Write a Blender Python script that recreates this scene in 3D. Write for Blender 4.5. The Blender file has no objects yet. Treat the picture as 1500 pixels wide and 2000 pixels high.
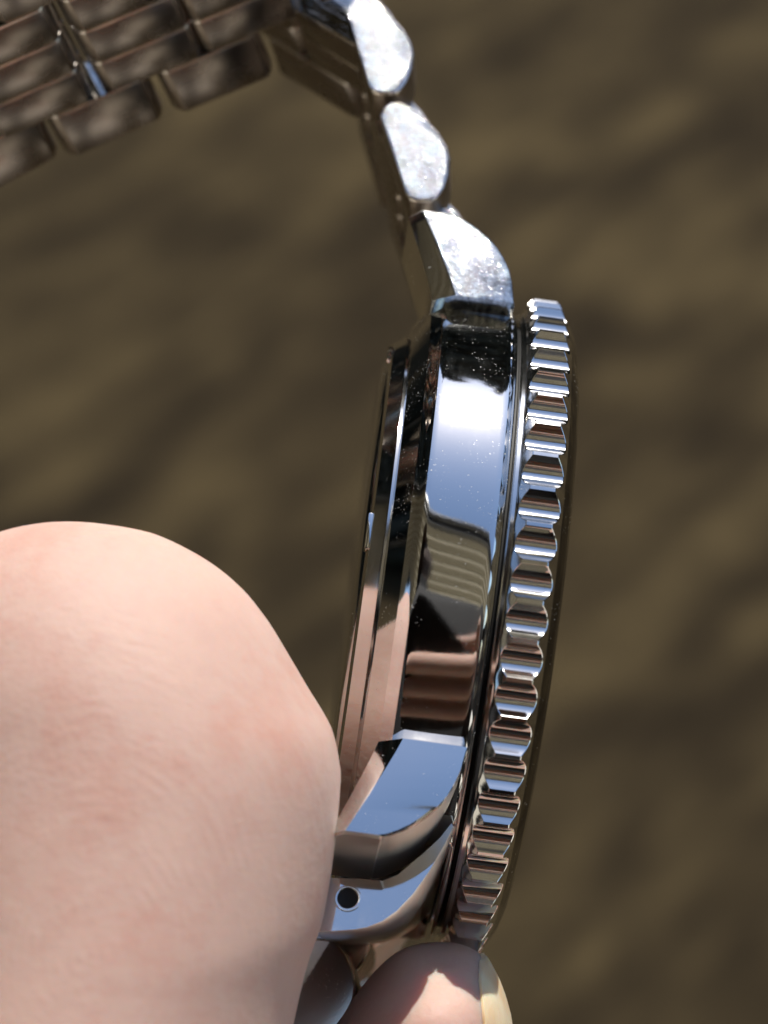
import bpy, bmesh, math, random
from mathutils import Matrix, Vector, Euler
random.seed(7)
R = math.radians
MM = 0.001
scene = bpy.context.scene
COL = scene.collection

# ------------------------------------------------------------------ camera, sky, sun, exposure
PITCH = R(40)                 # the camera looks down on the watch in the hand
CAM_H = 1.30
D = 160.0                     # mm, camera to the watch's middle
PXMM = 30.4                   # photo pixels per mm in the plane of the watch's middle
V2W = Matrix.Translation((0, 0, CAM_H)) @ Matrix.Rotation(math.pi/2 - PITCH, 4, 'X') @ Matrix.Translation((0, 0, -D*MM))
cam_d = bpy.data.cameras.new('camera'); cam = bpy.data.objects.new('camera', cam_d); COL.objects.link(cam)
cam.matrix_world = V2W @ Matrix.Translation((0, 0, D*MM))
cam_d.sensor_width = 36; cam_d.sensor_fit = 'AUTO'
cam_d.lens = 36*D/(2000/PXMM)
cam_d.clip_start = 0.005; cam_d.clip_end = 500
cam_d.dof.use_dof = True; cam_d.dof.focus_distance = (D-15)*MM
cam_d.dof.aperture_fstop = cam_d.lens/2.6
scene.camera = cam

SUN_V = Vector((0.16, 0.975, 0.15)).normalized()          # towards the sun, in the camera's frame
SUN_W = (V2W.to_3x3() @ SUN_V).normalized()
SUN_EL = math.asin(SUN_W.z); SUN_AZ = math.atan2(SUN_W.x, SUN_W.y)
world = bpy.data.worlds.new('World'); scene.world = world; world.use_nodes = True
nt = world.node_tree; nt.nodes.clear()
sky = nt.nodes.new('ShaderNodeTexSky'); sky.sky_type = 'NISHITA'; sky.sun_disc = False
sky.sun_elevation = SUN_EL; sky.sun_rotation = SUN_AZ; sky.air_density = 1.0; sky.dust_density = 0.6; sky.ozone_density = 2.0
bg = nt.nodes.new('ShaderNodeBackground'); bg.inputs['Strength'].default_value = 0.15
out = nt.nodes.new('ShaderNodeOutputWorld')
nt.links.new(sky.outputs[0], bg.inputs[0]); nt.links.new(bg.outputs[0], out.inputs[0])
sun_d = bpy.data.lights.new('sun', 'SUN'); sun_d.energy = 4.0; sun_d.angle = R(0.55); sun_d.color = (1, 0.95, 0.87)
sun = bpy.data.objects.new('sun', sun_d); COL.objects.link(sun)
sun.rotation_euler = SUN_W.to_track_quat('Z', 'Y').to_euler(); sun.location = (0, 0, 5)
scene.view_settings.view_transform = 'Standard'; scene.view_settings.look = 'None'
scene.view_settings.gamma = 1; scene.view_settings.use_curve_mapping = False
scene.view_settings.exposure = 0.62

# ------------------------------------------------------------------ helpers
def pv(x, y, t=0.0):
    """photo pixel at depth t (mm towards the camera from the watch's middle) -> mm in the camera frame"""
    k = (D - t)/D/PXMM
    return Vector(((x-750)*k, (1000-y)*k, t))

def mesh_from(name, verts, faces, mats, fm=None, smooth=30, scale=MM):
    me = bpy.data.meshes.new(name)
    me.from_pydata([tuple(c*scale for c in v) for v in verts], [], faces)
    for m in mats: me.materials.append(m)
    bm = bmesh.new(); bm.from_mesh(me)
    bmesh.ops.recalc_face_normals(bm, faces=bm.faces)
    if fm:
        bm.faces.ensure_lookup_table()
        for f, i in zip(bm.faces, fm): f.material_index = i
    finish(bm, me, smooth)
    return me

def finish(bm, me, smooth=30):
    lim = R(smooth) if smooth else 0
    for f in bm.faces: f.smooth = bool(smooth)
    for e in bm.edges:
        e.smooth = len(e.link_faces) == 2 and e.calc_face_angle(0) < lim and max(len(f.verts) for f in e.link_faces) < 7
    bm.to_mesh(me); bm.free()

def link(name, me, parent=None, mat=None):
    o = bpy.data.objects.new(name, me); COL.objects.link(o)
    if parent: o.parent = parent
    if mat is not None: o.matrix_local = mat
    return o

def tag(o, label=None, cat=None, group=None, kind=None):
    for k, v in (('label', label), ('category', cat), ('group', group), ('kind', kind)):
        if v: o[k] = v
    return o

def revolve(name, prof, mats, seg=240, fm=None, smooth=25, closed=False):
    vs, fs, mi = [], [], []
    n = len(prof)
    for i in range(seg):
        a = 2*math.pi*i/seg
        for r, z in prof: vs.append((r*math.sin(a), r*math.cos(a), z))
    m = n if closed else n-1
    for i in range(seg):
        j = (i+1) % seg
        for k in range(m):
            l = (k+1) % n
            fs.append((i*n+k, j*n+k, j*n+l, i*n+l)); mi.append(fm[k] if fm else 0)
    return mesh_from(name, vs, fs, mats, mi, smooth)

# ------------------------------------------------------------------ materials
def new_mat(name):
    m = bpy.data.materials.new(name); m.use_nodes = True
    t = m.node_tree; b = t.nodes['Principled BSDF']
    return m, t, b
def node(t, typ, **kw):
    n = t.nodes.new(typ)
    for k, v in kw.items():
        if k in n.inputs: n.inputs[k].default_value = v
        else: setattr(n, k, v)
    return n
def coord(t, scale=(1, 1, 1), rot=(0, 0, 0)):
    tc = t.nodes.new('ShaderNodeTexCoord'); mp = t.nodes.new('ShaderNodeMapping')
    mp.inputs['Scale'].default_value = scale; mp.inputs['Rotation'].default_value = rot
    t.links.new(tc.outputs['Object'], mp.inputs['Vector']); return mp.outputs[0]
def noise(t, vec, scale, detail=3, rough=0.55, dist=0.0):
    n = node(t, 'ShaderNodeTexNoise', Scale=scale, Detail=detail, Roughness=rough, Distortion=dist)
    t.links.new(vec, n.inputs['Vector']); return n
def ramp(t, src, *stops):
    r = t.nodes.new('ShaderNodeValToRGB'); e = r.color_ramp.elements
    while len(e) < len(stops): e.new(0.5)
    for el, (p, c) in zip(e, stops):
        el.position = p; el.color = c if len(c) == 4 else (*c, 1)
    t.links.new(src, r.inputs[0]); return r
def mrange(t, src, a, b, c, d):
    m = node(t, 'ShaderNodeMapRange'); m.clamp = True
    for k, v in zip(('From Min', 'From Max', 'To Min', 'To Max'), (a, b, c, d)): m.inputs[k].default_value = v
    t.links.new(src, m.inputs['Value']); return m.outputs[0]
def math_n(t, op, a, b):
    m = t.nodes.new('ShaderNodeMath'); m.operation = op
    for i, s in enumerate((a, b)):
        if isinstance(s, (int, float)): m.inputs[i].default_value = s
        else: t.links.new(s, m.inputs[i])
    return m.outputs[0]
def bump(t, b, h, dist, strength=1.0, prev=None):
    n = node(t, 'ShaderNodeBump', Strength=strength, Distance=dist)
    t.links.new(h, n.inputs['Height'])
    if prev: t.links.new(prev, n.inputs['Normal'])
    t.links.new(n.outputs[0], b.inputs['Normal']); return n.outputs[0]

def steel(name, base=(0.66, 0.655, 0.64), rough=(0.05, 0.12), scratch=0.0, dust=0.0, wear=0.0, brushed=None, wavy=0.0, dark_flecks=0.0):
    """polished or brushed steel; scratch = hairline depth in mm, dust = share of pale specks"""
    m, t, b = new_mat(name)
    b.inputs['Metallic'].default_value = 1
    v = coord(t)
    big = noise(t, v, 260, 4)
    rg = mrange(t, big.outputs[0], 0.35, 0.65, rough[0], rough[1])
    col = None
    prev = None
    if brushed:
        vb = coord(t, brushed[0], brushed[1])
        nb = noise(t, vb, 1.0, 4, 0.7)
        rg = math_n(t, 'ADD', rg, mrange(t, nb.outputs[0], 0.3, 0.7, -0.05, 0.1))
        prev = bump(t, b, nb.outputs[0], brushed[2]*MM, 1.0, prev)
    if wavy:
        nw = noise(t, v, 420, 2, 0.5)
        prev = bump(t, b, nw.outputs[0], wavy*MM, 1.0, prev)
    if scratch:
        for k, rot in enumerate(((0.3, 0.5, 0.9), (1.2, 0.2, 2.4), (0.7, 1.9, 0.1))):
            vs = coord(t, (350, 9000, 6000), rot)
            ns = noise(t, vs, 1.0, 2, 0.5)
            hs = mrange(t, ns.outputs[0], 0.62, 0.74, 0, 1)
            prev = bump(t, b, hs, scratch*MM, 1.0, prev)
    if wear:
        nf = noise(t, v, 3800, 4, 0.7)
        prev = bump(t, b, nf.outputs[0], wear*MM, 1.0, prev)
    if dust:
        fine = noise(t, v, 7500, 2, 0.6); th = noise(t, v, 420, 3, 0.6)
        lim = mrange(t, th.outputs[0], 0.35, 0.7, 0.80, 0.80-dust)
        d = math_n(t, 'MULTIPLY', math_n(t, 'GREATER_THAN', fine.outputs[0], lim), mrange(t, noise(t, v, 1700, 1).outputs[0], 0.35, 0.65, 0.25, 1.0))
        smear = noise(t, coord(t, (300, 300, 900), (0.4, 0.2, 0.3)), 1.0, 4, 0.65)
        rg = math_n(t, 'ADD', rg, mrange(t, smear.outputs[0], 0.5, 0.8, 0.0, 0.06))
        mx = node(t, 'ShaderNodeMix'); mx.data_type = 'RGBA'
        mx.inputs['A'].default_value = (*base, 1); mx.inputs['B'].default_value = (0.55, 0.54, 0.51, 1)
        t.links.new(d, mx.inputs['Factor']); t.links.new(mx.outputs['Result'], b.inputs['Base Color'])
        t.links.new(math_n(t, 'SUBTRACT', 1.0, d), b.inputs['Metallic'])
        rg = math_n(t, 'ADD', rg, math_n(t, 'MULTIPLY', d, 0.5))
    elif dark_flecks:
        g1 = noise(t, v, 900, 5, 0.75); g2 = noise(t, coord(t, (500, 5000, 3500), (0.5, 0.3, 0.8)), 1.0, 3, 0.6)
        gm = math_n(t, 'ADD', math_n(t, 'MULTIPLY', g1.outputs[0], 0.55), math_n(t, 'MULTIPLY', g2.outputs[0], 0.45))
        r = ramp(t, gm, (0.40, tuple(c*(1-dark_flecks) for c in base)), (0.56, base))  # dark flecks put into the colour for scratch slopes that mirror dark
        t.links.new(r.outputs[0], b.inputs['Base Color'])
    else:
        b.inputs['Base Color'].default_value = (*base, 1)
    t.links.new(rg, b.inputs['Roughness'])
    return m

M_POL = steel('polished_steel', rough=(0.03, 0.08), dust=0.12, wavy=0.0012)
M_CASE = steel('case_side_steel', rough=(0.025, 0.06), dust=0.165, wavy=0.001, wear=0.0009)
M_BEZEL = steel('bezel_steel', rough=(0.07, 0.16), wavy=0.001, wear=0.0006)
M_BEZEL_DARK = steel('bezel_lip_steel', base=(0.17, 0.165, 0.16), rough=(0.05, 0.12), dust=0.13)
M_FACET = steel('lug_facet_steel', base=(0.50, 0.51, 0.50), rough=(0.06, 0.11), scratch=0.005, wear=0.0062, dark_flecks=0.6)
M_SIDE = steel('link_side_steel', base=(0.45, 0.46, 0.46), rough=(0.06, 0.11), scratch=0.005, wear=0.0055, dark_flecks=0.55)
M_SIDE_LOW = steel('end_side_steel', base=(0.62, 0.62, 0.62), rough=(0.05, 0.12), scratch=0.0015, wear=0.001, dust=0.14)
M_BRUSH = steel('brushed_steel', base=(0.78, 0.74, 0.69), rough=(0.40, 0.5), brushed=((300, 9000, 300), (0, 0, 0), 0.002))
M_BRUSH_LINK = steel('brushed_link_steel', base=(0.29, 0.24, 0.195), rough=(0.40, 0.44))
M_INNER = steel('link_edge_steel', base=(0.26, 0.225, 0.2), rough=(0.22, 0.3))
M_EDGE = steel('link_bevel_steel', base=(0.62, 0.56, 0.5), rough=(0.2, 0.28))  # bevel colour lightened for the light the link edges catch
M_PIN = steel('pin_steel', rough=(0.05, 0.1))
M_BACK = steel('case_back_steel', base=(0.6, 0.59, 0.57), rough=(0.06, 0.16), dust=0.12, wear=0.0008)

def plain(name, col, rough=0.5, **kw):
    m, t, b = new_mat(name); b.inputs['Base Color'].default_value = (*col, 1); b.inputs['Roughness'].default_value = rough
    for k, v in kw.items(): b.inputs[k.replace('_', ' ')].default_value = v
    return m
M_DARK = plain('gap_black', (0.01, 0.01, 0.01), 0.6)
M_DIAL = plain('dial_black', (0.012, 0.013, 0.016), 0.3)
M_INSERT = plain('insert_black', (0.015, 0.016, 0.018), 0.2)
M_GLASS = plain('crystal_glass', (1, 1, 1), 0.0, Transmission_Weight=1.0, IOR=1.6)
M_WHITE = plain('lume_white', (0.75, 0.77, 0.68), 0.5)

# ------------------------------------------------------------------ the setting
def ground_mat():
    m, t, b = new_mat('ground_dry_turf')
    v = coord(t)
    tc = t.nodes.new('ShaderNodeTexCoord'); mp = t.nodes.new('ShaderNodeMapping'); mp.vector_type = 'TEXTURE'
    mp.inputs['Rotation'].default_value = (0, 0, R(50)); mp.inputs['Scale'].default_value = (0.16, 0.055, 0.1)
    t.links.new(tc.outputs['Object'], mp.inputs['Vector'])
    n1 = noise(t, mp.outputs[0], 0.9, 3, 0.6, 0.3); n2 = noise(t, v, 3.0, 3, 0.6); n3 = noise(t, v, 240, 3, 0.6)
    mix = math_n(t, 'ADD', math_n(t, 'MULTIPLY', n1.outputs[0], 0.6), math_n(t, 'MULTIPLY', n2.outputs[0], 0.4))
    r = ramp(t, mix, (0.37, (0.015, 0.0106, 0.0058)), (0.47, (0.031, 0.0222, 0.0112)), (0.55, (0.053, 0.0385, 0.0185)), (0.66, (0.088, 0.064, 0.030)))
    t.links.new(r.outputs[0], b.inputs['Base Color']); b.inputs['Roughness'].default_value = 0.9; b.inputs['Specular IOR Level'].default_value = 0.08
    bump(t, b, n3.outputs[0], 0.01, 0.6)
    return m
def box_mesh(name, x0, x1, y0, y1, z0, z1, mat, bev=0.0):
    bm = bmesh.new(); bmesh.ops.create_cube(bm, size=1)
    for v in bm.verts: v.co = Vector(((v.co.x+.5)*(x1-x0)+x0, (v.co.y+.5)*(y1-y0)+y0, (v.co.z+.5)*(z1-z0)+z0))
    if bev: bmesh.ops.bevel(bm, geom=list(bm.edges), offset=bev, segments=2, affect='EDGES', profile=0.5)
    me = bpy.data.meshes.new(name); me.materials.append(mat); finish(bm, me, 40); return me
g_me = bpy.data.meshes.new('ground'); bm = bmesh.new()
bmesh.ops.create_grid(bm, x_segments=40, y_segments=40, size=60)
g_me.materials.append(ground_mat()); finish(bm, g_me, 0)
tag(link('ground', g_me), kind='structure')

# ------------------------------------------------------------------ the wristwatch
RHO, ROLL, YAW = R(26), R(7.8), R(1.2)
# watch frame: x = 9 o'clock side (v), y = 12 o'clock (u), z = dial normal (n)  ->  camera frame
base = Matrix(((0, 0, 1, 0), (math.sin(RHO), math.cos(RHO), 0, 0), (math.cos(RHO), -math.sin(RHO), 0, 0), (0, 0, 0, 1)))
CENTRE = Vector((5.6, -7.3, 0))
W2V = Matrix.Translation(CENTRE*MM) @ Matrix.Rotation(-ROLL, 4, 'Z') @ Matrix.Rotation(YAW, 4, 'Y') @ base
watch = bpy.data.objects.new('wristwatch', None); COL.objects.link(watch); watch.matrix_world = V2W @ W2V
watch.empty_display_size = 0.01
tag(watch, 'steel diving wristwatch seen edge-on with scalloped bezel, pinched between thumb and fingertip', 'wristwatch')
V2L = W2V.inverted()

# mid case
prof = [(19.4, -0.9), (19.4, -0.12), (20.02, -0.12)]
for q in range(29):
    x = -1+2*q/28; prof.append((20.56-0.05*x*x-0.05*x**6-(0.30*((abs(x)-.8)/.2)**2 if abs(x) > .8 else 0), -2.66-2.44*x))
prof += [(19.9, -5.45), (18.4, -6.4), (17.9, -6.5), (17.0, -6.5)]
me = revolve('mid_case', prof, [M_CASE], 300, smooth=20)
for v in me.vertices:                       # cut back between the lugs where the strap would sit
    if abs(v.co.x) < 9.4*MM and v.co.z < -0.4*MM: v.co.y = max(-15.2*MM, min(15.2*MM, v.co.y))
link('mid_case', me, watch)
prof = [(19.2, -0.6), (19.2, 0.3)]
link('bezel_gasket', revolve('bezel_gasket', prof, [M_DARK], 120), watch)
prof = [(17.8, -6.3), (17.8, -6.65), (17.7, -6.75), (17.15, -7.45), (17.0, -7.52), (16.3, -7.62), (16.0, -7.85), (15.7, -7.95), (0.05, -7.95)]
link('case_back', revolve('case_back', prof, [M_BACK], 240, smooth=20), watch)

me = box_mesh('wrench_slot', -1.1*MM, 1.1*MM, -0.45*MM, 0.45*MM, -0.2*MM, 0.12*MM, M_PIN, 0.0001)
for k in range(6):
    link('wrench_slot', me, watch, Matrix.Rotation(R(22+60*k), 4, 'Z') @ Matrix.Translation((0, 16.75*MM, -7.55*MM)))

# bezel with sixty scallops
def bezel():
    N, S = 60, 20
    vs, fs, mi = [], [], []
    H = 0.425
    for i in range(N*S):
        a = 2*math.pi*(i+3)/(N*S); ph = ((i/S) % 1.0)-0.5
        x = abs(ph)/H
        rt = 21.25 - (0.72*(1-x**2.0)**0.75 if x < 1 else 0) - (0.03*((x-1)/(0.5/H-1))**2*0 if x >= 1 else 0)
        lo = 0.50+(rt-20.4)*0.62; hi = 3.06-(rt-20.4)*0.62
        ring = [(19.25, 0.1), (20.0, 0.1), (20.14, 0.22), (20.16, 0.42), (rt-0.03, lo-0.01), (rt, lo+0.04), (rt, hi-0.04), (rt-0.03, hi+0.01), (20.2, 3.14), (20.1, 3.2),
                (19.5, 3.55), (19.35, 3.62), (18.9, 3.78), (18.6, 3.8), (17.2, 3.85), (16.2, 3.8), (16.2, 3.2)]
        n = len(ring)
        for r, z in ring: vs.append((r*math.sin(a), r*math.cos(a), z))
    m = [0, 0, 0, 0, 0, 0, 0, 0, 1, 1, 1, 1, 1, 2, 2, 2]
    T = N*S
    for i in range(T):
        j = (i+1) % T
        for k in range(n-1):
            fs.append((i*n+k, j*n+k, j*n+k+1, i*n+k+1)); mi.append(m[k])
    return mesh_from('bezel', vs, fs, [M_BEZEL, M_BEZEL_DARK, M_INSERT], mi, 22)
link('bezel', bezel(), watch)
prof = [(16.1, 2.5), (16.1, 3.8), (15.9, 4.0), (12, 4.1), (6, 4.2), (0.02, 4.25), (0.02, 3.0), (15.8, 2.5)]
link('crystal', revolve('crystal', prof, [M_GLASS], 120, smooth=25, closed=True), watch)
prof = [(0.02, 1.6), (16.0, 1.6), (16.15, 2.4), (16.15, 3.1)]
link('dial', revolve('dial', prof, [M_DIAL], 96), watch)
for k in range(12):
    a = k*math.pi/6
    me = box_mesh('hour_marker', -0.6*MM, 0.6*MM, -1.3*MM, 1.3*MM, 0, 0.3*MM, M_WHITE, 0.0001) if k == 0 else me
    link('hour_marker', me, watch, Matrix.Rotation(-a, 4, 'Z') @ Matrix.Translation((0, 12.5*MM, 1.62*MM)))

for nm, a, L, w_, z in (('hour_hand', 305, 8.5, 0.7, 1.75), ('minute_hand', 62, 13.0, 0.55, 2.0), ('second_hand', 190, 14.0, 0.15, 2.25)):
    link(nm, box_mesh(nm, -w_*MM, w_*MM, -2*MM, L*MM, 0, 0.15*MM, M_WHITE, 0.00005), watch, Matrix.Rotation(-R(a), 4, 'Z') @ Matrix.Translation((0, 0, z*MM)))

# lugs: stations along u, each a loop in (v, n)
def lug(su, sv, tip):
    U0 = 14.8 if su > 0 else 14.3
    st = [(11.0, -.5), (U0-.25, -.5), (14.3, -.5), (15.0, -.62), (16, -.75), (17, -1.02), (18, -1.42), (18.8, -1.88), (19.5, -2.42), (20.1, -3.0), (20.6, -3.65), (20.95, -4.25), (21.1, -4.7)]
    vs, fs, mi = [], [], []
    n = 10
    for q, (u, nt_) in enumerate(st):
        uu = u if q < 2 else U0+max(0, u-14.3)*(tip-U0)/(21.1-14.3)
        f = max(0, (u-14.3)/(21.1-14.3)) if q > 1 else 0
        vo = 15.75-(0.05 if su > 0 else -0.25)*f-0.25*f*f
        if q < 2: vo = 14.2
        nb = -5.5-2.1*f**1.1
        vi = 9.2 if su > 0 else 7.7
        bv = 1.35-0.5*f
        e = 0.12
        loop = [(vi, nt_-e), (vi+e, nt_), (vo-2*e, nt_), (vo-.06, nt_-e*.5), (vo, nt_-2*e), (vo, min(nb+bv, nt_-.5)), (vo-.06, min(nb+bv-.12, nt_-.6)), (vo-1.0, nb), (vi+e, nb), (vi, nb+e)]
        for v, z in loop: vs.append((sv*v, su*uu, z))
    mats = [1, 1, 0, 0, 0, 0, 2, 2, 2, 3]
    for q in range(len(st)-1):
        for a in range(n):
            b = (a+1) % n
            fs.append((q*n+a, q*n+b, (q+1)*n+b, (q+1)*n+a)); mi.append(mats[a] if q > 1 else 0)
    fs.append(tuple(range(n))); mi.append(1)
    # rounded end: one more inset ring, then the end face
    L = len(st)-1
    ring = [vs[L*n+a] for a in range(n)]
    c = Vector((sum(v[0] for v in ring)/n, 0, sum(v[2] for v in ring)/n))
    for v in ring:
        vs.append((v[0]+(c.x-v[0])*0.05, v[1]+su*0.14, v[2]+(c.z-v[2])*0.06))
    for a in range(n):
        b = (a+1) % n
        fs.append((L*n+a, L*n+b, (L+1)*n+b, (L+1)*n+a)); mi.append(1)
    fs.append(tuple(range((L+1)*n, (L+2)*n))); mi.append(1)
    return mesh_from('lug', vs, fs, [M_FACET if su > 0 else M_POL, M_BRUSH, M_POL, M_POL], mi, 24)
for su in (1, -1):
    for sv in (1, -1):
        link('lug', lug(su, sv, 20.7 if su > 0 else 20.1), watch)

# bracelet links: a = along the bracelet, b = thickness (0 = skin side), w = width into the scene
LINK_P = [(0, 0.12), (-.35, .5), (-.55, 1.0), (-.45, 1.6), (-0.1, 2.05), (.9, 2.85), (1.9, 3.35), (2.9, 3.6), (3.7, 3.55), (4.7, 3.1), (5.5, 2.5), (6.0, 1.9), (6.15, 1.3), (6.0, .6), (5.75, .15), (5.5, 0), (.2, 0)]
def link_mesh(name, width, side=None, prof=LINK_P, off=0.0, e=0.18):
    vs, fs, mi = [], [], []
    c = Vector((sum(p[0] for p in prof)/len(prof), sum(p[1] for p in prof)/len(prof)))
    def ring(w, ins):
        for a, b in prof:
            d = Vector((c.x-a, c.y-b)); d.normalize()
            vs.append((a+d.x*ins+off, b+d.y*ins, w))
    n = len(prof)
    for w, ins in ((0, e), (e*0.3, e*0.3), (e, 0), (width-e, 0), (width-e*.3, e*.3), (width, e)): ring(w, ins)
    for q in range(5):
        for a in range(n):
            b = (a+1) % n
            fs.append((q*n+a, q*n+b, (q+1)*n+b, (q+1)*n+a))
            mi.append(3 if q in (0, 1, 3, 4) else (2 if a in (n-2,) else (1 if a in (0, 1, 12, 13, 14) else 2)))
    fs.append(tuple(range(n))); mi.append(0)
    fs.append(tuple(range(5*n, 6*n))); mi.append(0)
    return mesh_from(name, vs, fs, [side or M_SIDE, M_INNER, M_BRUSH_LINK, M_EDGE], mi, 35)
PITCHL = 7.0
FLIP_P = [(5.6-a, b) for a, b in LINK_P][::-1]
ME_OUT = link_mesh('outer_link', 4.2, None, FLIP_P)
ME_CEN = link_mesh('centre_link', 3.0, None, FLIP_P)
bm = bmesh.new(); bmesh.ops.create_cone(bm, cap_ends=True, segments=20, radius1=0.55*MM, radius2=0.55*MM, depth=16*MM)
ME_PIN = bpy.data.meshes.new('link_pin'); ME_PIN.materials.append(M_PIN); finish(bm, ME_PIN, 40)

def place_link(origin, along, width, sa=1.0, normal=None, sw=1.0, outer=(ME_OUT, ME_CEN), extra=0):
    """origin: mm in camera frame of the near corner on the skin side; along, width: directions there"""
    w = width.normalized(); nn = (normal or -width).normalized()
    a = (along - nn*along.dot(nn)).normalized(); b = a.cross(nn)
    a = a*sa; w = w*sw
    m = Matrix(((a.x, b.x, w.x, origin.x*MM), (a.y, b.y, w.y, origin.y*MM), (a.z, b.z, w.z, origin.z*MM), (0, 0, 0, 1)))
    T = lambda x, y, z: V2L @ m @ Matrix.Translation((x*MM, y*MM, z*MM))
    def put(name, me, M):
        o = link(name, me, watch); o.matrix_parent_inverse = Matrix(); o.matrix_basis = M
        # keep shear: bake the matrix into the mesh when it is not a plain rotation and scale
        if normal is not None:
            o.data = me.copy(); o.data.transform(M); o.matrix_basis = Matrix()
    put('outer_link', outer[0], T(0, 0, 0)); put('outer_link', outer[0], T(0, 0, 13.4))
    for k in range(3): put('centre_link', outer[1], T(3.35, 0, 4.25+k*3.05))
    if extra:
        for k in range(0 if extra == 1 else 1, 3): put('centre_link', outer[1], T(-3.0, 0, 4.25+k*3.05))
    if along.x > -.27 or along.y < 0.9: put('link_pin', ME_PIN, T(3.1, 1.5, 8.8))

ME_OUT_L = link_mesh('outer_link', 4.2, M_SIDE_LOW, LINK_P); ME_CEN_L = link_mesh('centre_link', 3.0, M_SIDE_LOW, LINK_P)
vdir = (W2V.to_3x3() @ Vector((1, 0, 0))).normalized()      # towards 9 o'clock, in the camera frame
Wst = -vdir
def up_dir(ang): return Vector((-math.sin(R(ang)), math.cos(R(ang)), 0))
# upper strap beside the 12 o'clock lugs, going up
UW = Vector((0.04, -0.31, -0.95)).normalized()
for (x, y, t, ang) in ((795+88, 383+206, 3.5, 16), (794, 385, 3, 12.2), (722, 175, -.5, 11.0)):
    place_link(pv(x, y, t), up_dir(ang), UW, 1.17, vdir)
# bend over the top, then down to the left showing the skin side
w = Vector((0.14, -0.42, -0.9)).normalized()
place_link(pv(692, 232, -13) - w*17.6, up_dir(50), w, 1.25, extra=2)
for (x, y, ang) in ((525, 152, 111), (312, 235, 112.5), (107, 310, 120), (-70, 440, 126)):
    w = Vector((0.24, -0.50, -0.83)).normalized()
    place_link(pv(x, y, -8) - w*17.6, up_dir(ang), w, 1.1, extra=int(x == 525))
# lower strap: the end link has dropped out of the lugs, its spring bar hole showing, and hangs behind the thumb
LN = Vector((-0.02, 0.46, 0.89)).normalized(); LN2 = Vector((0.27, 0.65, 0.71)).normalized(); LW = Vector((0.07, -0.21, -0.97)).normalized()
poly = [(606, 1712), (640, 1714), (700, 1716), (745, 1720), (780, 1706), (830, 1664), (862, 1634), (884, 1606), (888, 1612), (872, 1645), (842, 1700), (810, 1747), (775, 1783), (745, 1803), (715, 1814), (690, 1818), (640, 1821), (606, 1821)]
P0 = pv(680, 1760, 20)
def on_plane(x, y):                       # photo pixel -> point of the end link's side plane
    d = Vector(((x-750)/PXMM/D, (1000-y)/PXMM/D, -1)); o = Vector((0, 0, D))
    return o + d*((P0-o).dot(LN)/d.dot(LN))
vs, fs, mi = [], [], []
ring = [on_plane(*p) for p in poly]; n = len(ring); c = sum(ring, Vector())/n
for wd, ins in ((0, 0.10), (0.12, 0), (17.2, 0), (17.3, 0.1)):
    for p in ring:
        q = p + (c-p).normalized()*ins + LW*wd
        vs.append(V2L @ (q*MM)/MM)
for q in range(3):
    for a in range(n):
        b = (a+1) % n
        fs.append((q*n+a, q*n+b, (q+1)*n+b, (q+1)*n+a)); mi.append(1)
fs.append(tuple(range(n))); mi.append(0); fs.append(tuple(range(3*n, 4*n))); mi.append(0)
end = link('end_link', mesh_from('end_link', vs, fs, [M_POL, M_BRUSH], mi, 40), watch)
hole = []
hc = on_plane(679, 1755); ux = Vector((1, 0, 0)); ux = (ux-LN*ux.dot(LN)).normalized(); uy = LN.cross(ux)
vs, fs = [], []
for r_, h_ in ((0.78, 0.01), (0.6, 0.03), (0.56, 0.012), (0.05, 0.008)):
    for k in range(32):
        an = 2*math.pi*k/32; vs.append(V2L @ ((hc+ux*r_*math.cos(an)+uy*r_*math.sin(an)+LN*h_)*MM)/MM)
mi = []
for q in range(3):
    for k in range(32):
        l = (k+1) % 32; fs.append((q*32+k, q*32+l, q*32+32+l, q*32+32+k)); mi.append(0 if q == 0 else 1)
fs.append(tuple(range(96, 128))); mi.append(1)
link('spring_bar_hole', mesh_from('spring_bar_hole', vs, fs, [M_POL, M_DARK], mi, 40), end)
for (x, y, t, ang) in ((562, 2010, 14, -17), (495, 2235, 17.5, -19)):
    place_link(pv(x, y, t), up_dir(ang), LW, 1.12, LN2, 1.0, (ME_OUT_L, ME_CEN_L))

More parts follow.
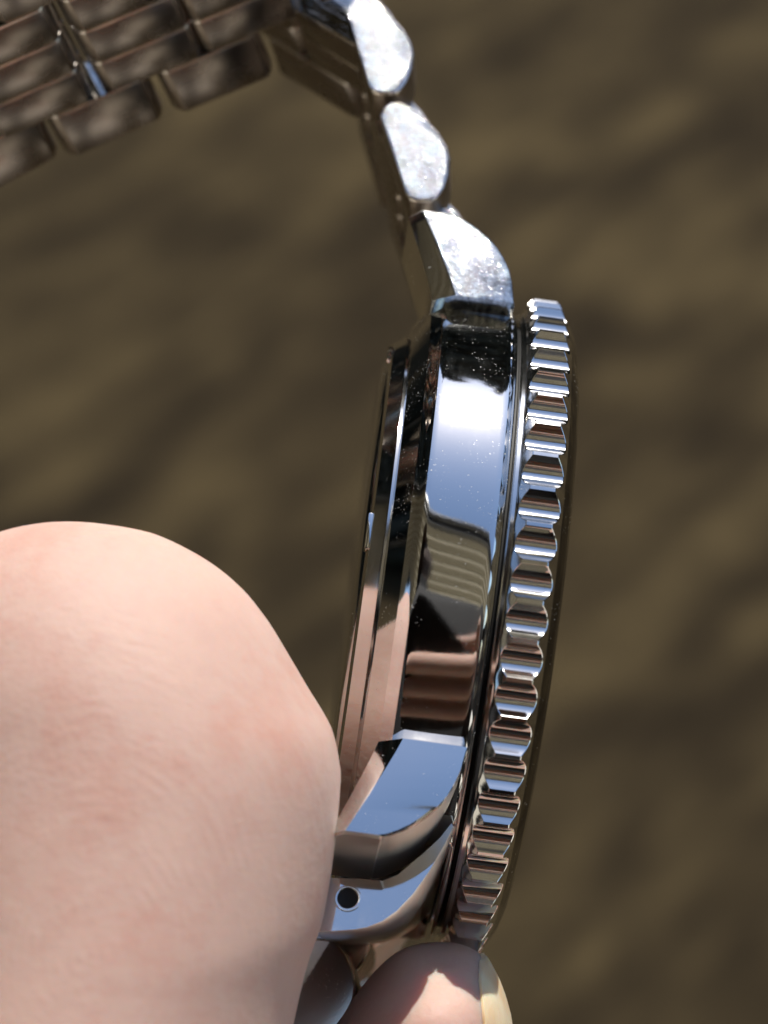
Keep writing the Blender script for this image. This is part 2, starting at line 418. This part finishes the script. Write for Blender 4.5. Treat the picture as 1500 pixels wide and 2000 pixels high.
# ------------------------------------------------------------------ hands
def skin_mat(name, base=(0.52, 0.35, 0.29)):
    m, t, b = new_mat(name)
    v = coord(t)
    n1 = noise(t, v, 130, 3, 0.6); n2 = noise(t, v, 900, 4, 0.65)
    mixf = math_n(t, 'ADD', math_n(t, 'MULTIPLY', n1.outputs[0], 0.7), math_n(t, 'MULTIPLY', n2.outputs[0], 0.3))
    r = ramp(t, mixf, (0.34, (base[0]*.95, base[1]*.83, base[2]*.80)), (0.5, base), (0.66, (base[0]*1.05, base[1]*1.06, base[2]*1.05)))
    t.links.new(r.outputs[0], b.inputs['Base Color'])
    b.inputs['Subsurface Weight'].default_value = 0.75
    b.inputs['Subsurface Radius'].default_value = (1.0, 0.35, 0.2); b.inputs['Subsurface Scale'].default_value = 0.003
    b.inputs['Roughness'].default_value = 0.6; b.inputs['Specular IOR Level'].default_value = 0.3
    # papillary ridges: fine rings round the pad, broken up
    vw = coord(t, (1, 0.75, 1)); sub = node(t, 'ShaderNodeVectorMath'); sub.operation = 'ADD'
    sub.inputs[1].default_value = (0.0150, 0.0165, -0.02)
    t.links.new(vw, sub.inputs[0])
    w = node(t, 'ShaderNodeTexWave', Scale=600.0, Distortion=9.0, Detail=2.0); w.wave_type = 'RINGS'; w.rings_direction = 'Z'
    w.inputs['Detail Scale'].default_value = 0.35
    t.links.new(sub.outputs[0], w.inputs['Vector'])
    nb = noise(t, v, 420, 3, 0.6); pores = noise(t, v, 2600, 3, 0.7)
    h = math_n(t, 'MULTIPLY', w.outputs['Fac'], mrange(t, nb.outputs[0], 0.46, 0.62, 0.0, 1.0))
    p1 = bump(t, b, h, 0.000014, 1.0)
    p2 = bump(t, b, pores.outputs[0], 0.00004, 1.0, p1)
    bump(t, b, nb.outputs[0], 0.00003, 1.0, p2)
    return m
M_SKIN = skin_mat('skin')

def loft(bm, secs, seg=40):
    """secs: (centre, half-width vector, half-depth vector) in mm"""
    rings = []
    for c, a, b in secs:
        rings.append([bm.verts.new((c + a*math.cos(2*math.pi*k/seg) + b*math.sin(2*math.pi*k/seg))*MM) for k in range(seg)])
    for r0, r1 in zip(rings, rings[1:]):
        for k in range(seg):
            l = (k+1) % seg
            bm.faces.new((r0[k], r0[l], r1[l], r1[k]))
    bm.faces.new(rings[0]); bm.faces.new(rings[-1][::-1])
def tube_secs(pts, up=Vector((0, 0, 1)), cap0=True, cap1=True):
    """pts: (centre, radius across, radius along 'up'); adds domes"""
    secs = []
    P = [(Vector(c), ra, rb) for c, ra, rb in pts]
    n = len(P)
    for i, (c, ra, rb) in enumerate(P):
        d = (P[min(i+1, n-1)][0]-P[max(i-1, 0)][0]).normalized()
        a = d.cross(up).normalized(); b = a.cross(d).normalized()
        if i == 0 and cap0:
            for f in (80, 60, 40, 20): secs.append((c-d*ra*math.sin(R(f)), a*ra*math.cos(R(f)), b*rb*math.cos(R(f))))
        secs.append((c, a*ra, b*rb))
        if i == n-1 and cap1:
            for f in (20, 40, 60, 80): secs.append((c+d*ra*math.sin(R(f)), a*ra*math.cos(R(f)), b*rb*math.cos(R(f))))
    return secs
def px_secs(rows, t, hd, apex, span, slant=0):
    secs = []
    for y, xr, xl in rows:
        r, l = pv(xr, y, t), pv(xl, y, t)
        f = min(1, (y-apex)/span); f = max(0.02, f)
        h = hd*math.sqrt(1-(1-f)**2)
        if slant: h = hd*math.sqrt(1-(1-min(1, (y-apex+4)/slant))**2) + (y-apex)/1000*11.5
        secs.append(((r+l)/2, (r-l)/2, Vector((0, 0, h))))
    return secs

def remesh_obj(name, bm, mats, voxel, parent=None, smooth_it=6):
    me = bpy.data.meshes.new(name)
    for m in mats: me.materials.append(m)
    bmesh.ops.recalc_face_normals(bm, faces=bm.faces)
    bm.to_mesh(me); bm.free()
    o = link(name, me, parent)
    rm = o.modifiers.new('remesh', 'REMESH'); rm.mode = 'VOXEL'; rm.voxel_size = voxel; rm.use_smooth_shade = True
    sm = o.modifiers.new('smooth', 'SMOOTH'); sm.factor = 0.5; sm.iterations = smooth_it
    return o

bm = bmesh.new()
thumb = [(1018, 152, 108), (1023, 205, 60), (1030, 255, 22), (1042, 305, -14), (1060, 345, -50), (1090, 400, -100), (1120, 442, -135), (1160, 485, -168), (1220, 530, -205), (1290, 571, -230),
         (1340, 600, -245), (1375, 622, -250), (1410, 644, -255), (1450, 659, -260), (1510, 667, -262), (1560, 665, -264), (1620, 659, -265), (1700, 649, -265), (1800, 632, -262),
         (1850, 612, -261), (1900, 596, -260), (2000, 574, -255), (2150, 545, -240), (2300, 525, -215)]
TH_T = 21
sec = px_secs(thumb, TH_T, 7.0, 1017, 820, 360)
last = sec[-1]
for (x, y, z, w, d) in ((-13, -48, 20, 11, 10), (-12, -62, 17, 12, 11), (-10, -80, 12, 15, 14), (-8, -95, 6, 18, 15)):
    sec.append((Vector((x, y, z)), Vector((w, 0, 0)), Vector((0, 0, d))))
loft(bm, sec, 48)
finger = [(1848, 893, 835), (1852, 918, 805), (1862, 938, 778), (1875, 950, 760), (1893, 960, 742), (1920, 974, 716), (1960, 988, 686), (2000, 997, 658), (2060, 1003, 628), (2150, 1006, 602), (2300, 1003, 590)]
FI_T = 12.6
fsec = px_secs(finger, FI_T, 8.6, 1847, 130)
for (x, y, z, w, d) in ((2.5, -52, 4, 7, 8), (4, -66, 0, 8, 9), (6, -82, -8, 9, 10), (8, -100, -14, 10, 11)):
    fsec.append((Vector((x, y, z)), Vector((w, 0, 0)), Vector((0, 0, d))))
loft(bm, fsec, 40)
# palm, the other fingers curled below the picture, wrist
loft(bm, tube_secs([((-6, -88, 2), 22, 17), ((-4, -110, -2), 36, 18), ((-2, -135, 0), 38, 17), ((0, -160, 8), 30, 17), ((0, -185, 20), 25, 19), ((0, -260, 60), 30, 27), ((5, -330, 110), 36, 34)]), 40)
for k, x in enumerate((18, 27, 34)):
    loft(bm, tube_secs([((x-6, -120+4*k, -6), 9, 9), ((x-2, -92+6*k, -20), 8.5, 8.5), ((x-1, -72+8*k, -22), 8, 8), ((x-2, -62+9*k, -4), 7.5, 7.5), ((x-5, -70+8*k, 10), 7.2, 7), ((x-7, -82+7*k, 13), 6.5, 6.5)], up=Vector((1, 0, 0.05))), 24)
hand = remesh_obj('hand', bm, [M_SKIN], 0.0006)
hand.matrix_world = V2W
tag(hand, 'bare hand, broad thumb against the case back, fingertip with nail under the bezel', 'hand')

# the nail on the fingertip, facing right
def nail_mat():
    m, t, b = new_mat('nail_keratin')
    v = coord(t); n = noise(t, v, 350, 3)
    r = ramp(t, n.outputs[0], (0.35, (0.72, 0.52, 0.33)), (0.65, (0.80, 0.68, 0.48)))
    t.links.new(r.outputs[0], b.inputs['Base Color'])
    b.inputs['Subsurface Weight'].default_value = 0.7; b.inputs['Subsurface Radius'].default_value = (1, .6, .3); b.inputs['Subsurface Scale'].default_value = 0.0012
    b.inputs['Roughness'].default_value = 0.28
    vr = coord(t, (6000, 300, 6000)); nr = noise(t, vr, 1, 2)
    bump(t, b, nr.outputs[0], 0.00005, 1)
    return m
vs, fs = [], []
ys = [1868, 1876, 1890, 1915, 1945, 1980, 2020, 2060, 2100]
def interp(rows, y):
    for (y0, r0, l0), (y1, r1, l1) in zip(rows, rows[1:]):
        if y0 <= y <= y1:
            f = (y-y0)/(y1-y0); return r0+(r1-r0)*f, l0+(l1-l0)*f
NA = 25
for lay in (0.16, -0.35):
    for i, y in enumerate(ys):
        xr, xl = interp(finger, y)
        r, l = pv(xr, y, FI_T), pv(xl, y, FI_T); c = (r+l)/2; hw = (r-l).length/2
        f = min(1, (y-1847)/130); hd = 8.6*math.sqrt(1-(1-f)**2)
        spread = (18, 30, 38, 42, 44, 45, 45, 44, 38)[i]
        for k in range(NA):
            th = R(spread*(2*k/(NA-1)-1)+4)
            vs.append((c.x+(hw+lay)*math.cos(th), c.y, c.z+(hd+lay)*math.sin(th)))
NY = len(ys)
for i in range(NY-1):
    for k in range(NA-1):
        a = i*NA+k
        fs.append((a, a+1, a+NA+1, a+NA)); o2 = NY*NA
        fs.append((o2+a, o2+a+NA, o2+a+NA+1, o2+a+1))
edge = [i for i in range(NA)] + [i*NA+NA-1 for i in range(1, NY)] + [(NY-1)*NA+k for k in range(NA-2, -1, -1)] + [i*NA for i in range(NY-2, 0, -1)]
for a, b in zip(edge, edge[1:]+edge[:1]): fs.append((a, b, b+NY*NA, a+NY*NA))
link('nail', mesh_from('nail', vs, fs, [nail_mat()], None, 50), hand)

# ------------------------------------------------------------------ what the polished steel mirrors: porch eave, wall, the photographer with the phone
M_SOFFIT = plain('soffit_beige', (0.40, 0.37, 0.285), 0.6)
M_BATTEN = plain('batten_cream', (0.9, 0.87, 0.76), 0.5)
M_FASCIA = plain('fascia_grey', (0.10, 0.10, 0.095), 0.4)
M_SIDING = plain('siding_beige', (0.5, 0.46, 0.36), 0.6)
M_BOUNCE = plain('bounce_slab_pale', (0.66, 0.63, 0.56), 0.85)
tag(link('bounce_slab', box_mesh('bounce_slab', -5, 5, -6, -0.25, -0.1, 0.03, M_BOUNCE, 0.01)), kind='structure')  # pale slab added out of view to bounce sunlight onto the soffit
eave = bpy.data.objects.new('porch_roof', None); COL.objects.link(eave); eave.location = (0, -0.11, 2.5); eave.rotation_euler = (0, 0, R(-28))
tag(eave, 'beige boarded porch roof mirrored as pale stripes in the polished case side', 'porch roof')
me_b = box_mesh('soffit_board', -4, 4, -0.07, 0, 0, 0.02, M_SOFFIT, 0.002)
me_t = box_mesh('batten', -4, 4, -0.024, 0, -0.012, 0.018, M_BATTEN, 0.002)
for k in range(23):
    link('soffit_board', me_b, eave, Matrix.Translation((0, -0.10-k*0.096, 0)))
    link('batten', me_t, eave, Matrix.Translation((0, -0.171-k*0.096, 0)))
link('fascia', box_mesh('fascia', -4, 4, -0.1, -0.06, -0.03, 0.22, M_FASCIA, 0.004), eave)
link('gutter', box_mesh('gutter', -4, 4, -0.055, 0.0, 0.06, 0.2, M_FASCIA, 0.02), eave)
link('roof_deck', box_mesh('roof_deck', -4, 4, -2.4, -0.06, 0.225, 0.26, M_FASCIA, 0.004), eave)
wall = bpy.data.objects.new('house_wall', None); COL.objects.link(wall); wall.location = (0, -2.45, 0.03); wall.rotation_euler = (0, 0, R(-28))
tag(wall, 'beige lap sided house wall under the porch roof', 'wall')
me_s = box_mesh('siding_board', -4, 4, -0.02, 0.0, 0, 0.15, M_SIDING, 0.003)
for k in range(16):
    link('siding_board', me_s, wall, Matrix.Translation((0, 0, 0.0+k*0.152)) @ Matrix.Rotation(R(5), 4, 'X'))

# dark trees beyond the grass, mirrored at the top of the case side below the sun
m, t, b = new_mat('dark_foliage'); r = ramp(t, noise(t, coord(t), 1.3, 3).outputs[0], (0.35, (0.018, 0.017, 0.010)), (0.65, (0.045, 0.040, 0.022)))
t.links.new(r.outputs[0], b.inputs['Base Color']); b.inputs['Roughness'].default_value = 0.8
M_LEAF = m
rng = random.Random(3); vs, fs = [], []
for k in range(26000):
    a = R(rng.uniform(-85, 85)); dist = 13+rng.uniform(-1.5, 3)
    top = 11.5+1.6*math.sin(a*7)+1.1*math.sin(a*17+1)+0.6*math.sin(a*41)
    c = Vector((math.sin(a)*dist, math.cos(a)*dist, top*rng.random()**0.8+0.1))
    q = Euler((rng.uniform(0, 6), rng.uniform(0, 6), rng.uniform(0, 6))).to_matrix(); sz = rng.uniform(0.3, 0.75)
    o = len(vs)
    for dx, dy in ((-1, 0), (-.3, -.5), (.6, -.45), (1, 0), (.3, .5), (-.6, .4)): vs.append(c + q @ Vector((dx*sz, dy*sz, 0.12*sz*(abs(dx)))))
    fs.append(tuple(range(o, o+6)))
tag(link('woodland', mesh_from('woodland', vs, fs, [M_LEAF], None, 0, 1.0)), 'dark trees beyond the grass, mirrored at the top of the case side', 'woodland', kind='stuff')

def person_mat():
    m, t, b = new_mat('dark_clothes_shaded_face')
    v = coord(t); sx = node(t, 'ShaderNodeSeparateXYZ'); t.links.new(v, sx.inputs[0])
    f1 = math_n(t, 'GREATER_THAN', sx.outputs['Z'], 1.56); f2 = math_n(t, 'LESS_THAN', sx.outputs['Z'], 1.76)
    f3 = math_n(t, 'GREATER_THAN', sx.outputs['Y'], -0.36)
    f = math_n(t, 'MULTIPLY', math_n(t, 'MULTIPLY', f1, f2), f3)
    mx = node(t, 'ShaderNodeMix'); mx.data_type = 'RGBA'; mx.inputs['A'].default_value = (0.012, 0.012, 0.014, 1); mx.inputs['B'].default_value = (0.06, 0.035, 0.025, 1)  # face skin darkened as well, its shade put into the colour
    t.links.new(f, mx.inputs['Factor']); t.links.new(mx.outputs['Result'], b.inputs['Base Color']); b.inputs['Roughness'].default_value = 0.85
    return m
bm = bmesh.new()
m3 = lambda *p: Vector(p)*1000
def tb(pts, up=(0, 1, 0)): loft(bm, tube_secs([(m3(*c), a*1000, b*1000) for c, a, b in pts], up=Vector(up)), 28)
PY = -0.30
tb([((0, PY-0.02, 0.95), .17, .12), ((0, PY, 1.10), .165, .12), ((0, PY, 1.28), .19, .13), ((0, PY, 1.40), .20, .115), ((0, PY, 1.47), .12, .09), ((0, PY+.015, 1.53), .06, .06), ((0, PY+.03, 1.58), .06, .065), ((0, PY+.045, 1.63), .073, .095), ((0, PY+.045, 1.70), .08, .10), ((0, PY+.04, 1.76), .072, .09)])
for s in (-1, 1):
    tb([((s*.17, PY, 1.42), .06, .06), ((s*.24, PY, 1.30), .052, .055), ((s*.26, PY+.02, 1.12), .046, .05), ((s*.22, PY+.13, 1.06), .042, .042), ((s*.12, PY+.22, 1.04) if s < 0 else (.14, PY+.12, 1.13), .034, .034), ((s*.08, PY+.27, 1.04) if s < 0 else (.10, PY+.14, 1.16), .03, .03)], up=(1, 0.2, 0))
    tb([((s*.09, PY-.02, 0.98), .09, .1), ((s*.10, PY-.01, 0.55), .062, .07), ((s*.11, PY-.03, 0.16), .042, .048), ((s*.11, PY, 0.08), .042, .05), ((s*.115, PY+.12, 0.068), .042, .036)], up=(0, 1, 0.05))
tb([((0, PY+.09, 1.725), .07, .012), ((0, PY+.17, 1.715), .06, .010)], up=(0, 0, 1))
person = remesh_obj('person', bm, [person_mat()], 0.009, smooth_it=4)
person.location = (-0.05, 0.02, 0); person.scale = (1.25, 1.0, 1.085)
tag(person, 'person in dark clothes and cap, a black shape mirrored in the case side', 'person')

phone = bpy.data.objects.new('phone', None); COL.objects.link(phone)
phone.matrix_world = V2W @ Matrix.Translation((-0.008, -0.055, (D+34)*MM)) @ Matrix.Rotation(R(16), 4, 'Z')
tag(phone, 'dark phone taking the picture, mirrored in the polished case side', 'phone')
M_PHONE = plain('phone_black', (0.012, 0.012, 0.014), 0.6, Specular_IOR_Level=0.15)
vs, fs = [], []
ring = [(sx*25+14*math.cos(R(a0+q*15)), sy*66+14*math.sin(R(a0+q*15))) for sx, sy, a0 in ((1, 1, 0), (-1, 1, 90), (-1, -1, 180), (1, -1, 270)) for q in range(7)]
for z, k in ((0, .94), (1.2, 1), (6.8, 1), (8, .94)):
    for x, y in ring: vs.append((x*k, y*(1-(1-k)*.5), z))
n = len(ring)
for q in range(3):
    for a in range(n): fs.append((q*n+a, q*n+(a+1) % n, (q+1)*n+(a+1) % n, (q+1)*n+a))
fs += [tuple(range(n)), tuple(range(3*n, 4*n))]
link('phone_body', mesh_from('phone_body', vs, fs, [M_PHONE], None, 40), phone)
for k in range(3):
    link('lens_ring', revolve('lens_ring', [(4.2, 0), (5.6, 0), (5.8, -1.2), (5.2, -1.6), (4.4, -1.4)], [M_PHONE], 32, closed=True), phone, Matrix.Translation((0, .055-.018*k if k else .055, -.0004)))
bm = bmesh.new()
for y0, dx in ((-44, 2), (-70, 0), (-95, -3)):
    loft(bm, tube_secs([((60, y0-3, 40), 12, 12), ((46, y0-1, 26), 12, 12), ((25, y0, 20), 12, 12), ((-5+dx, y0, 21), 11.5, 11.5), ((-32+dx, y0-1, 24), 10.5, 10.5)], up=Vector((0, 0.1, 1))), 28)
loft(bm, tube_secs([((58, -10, 50), 16, 14), ((62, -40, 58), 32, 16), ((64, -75, 66), 30, 18), ((68, -110, 90), 24, 20)], up=Vector((0, 0.1, 1))), 28)
loft(bm, tube_secs([((60, -30, 60), 12, 12), ((48, -20, 56), 10, 10), ((28, -24, 54), 9, 8), ((14, -26, 52), 7.5, 7)], up=Vector((0, 0.1, 1))), 28)
hand2 = remesh_obj('hand', bm, [M_SKIN], 0.0016, smooth_it=4)
hand2.matrix_world = V2W @ Matrix.Translation((0, 0, D*MM))
tag(hand2, 'hand holding the phone, two stacked fingers mirrored in the lower case side', 'hand')
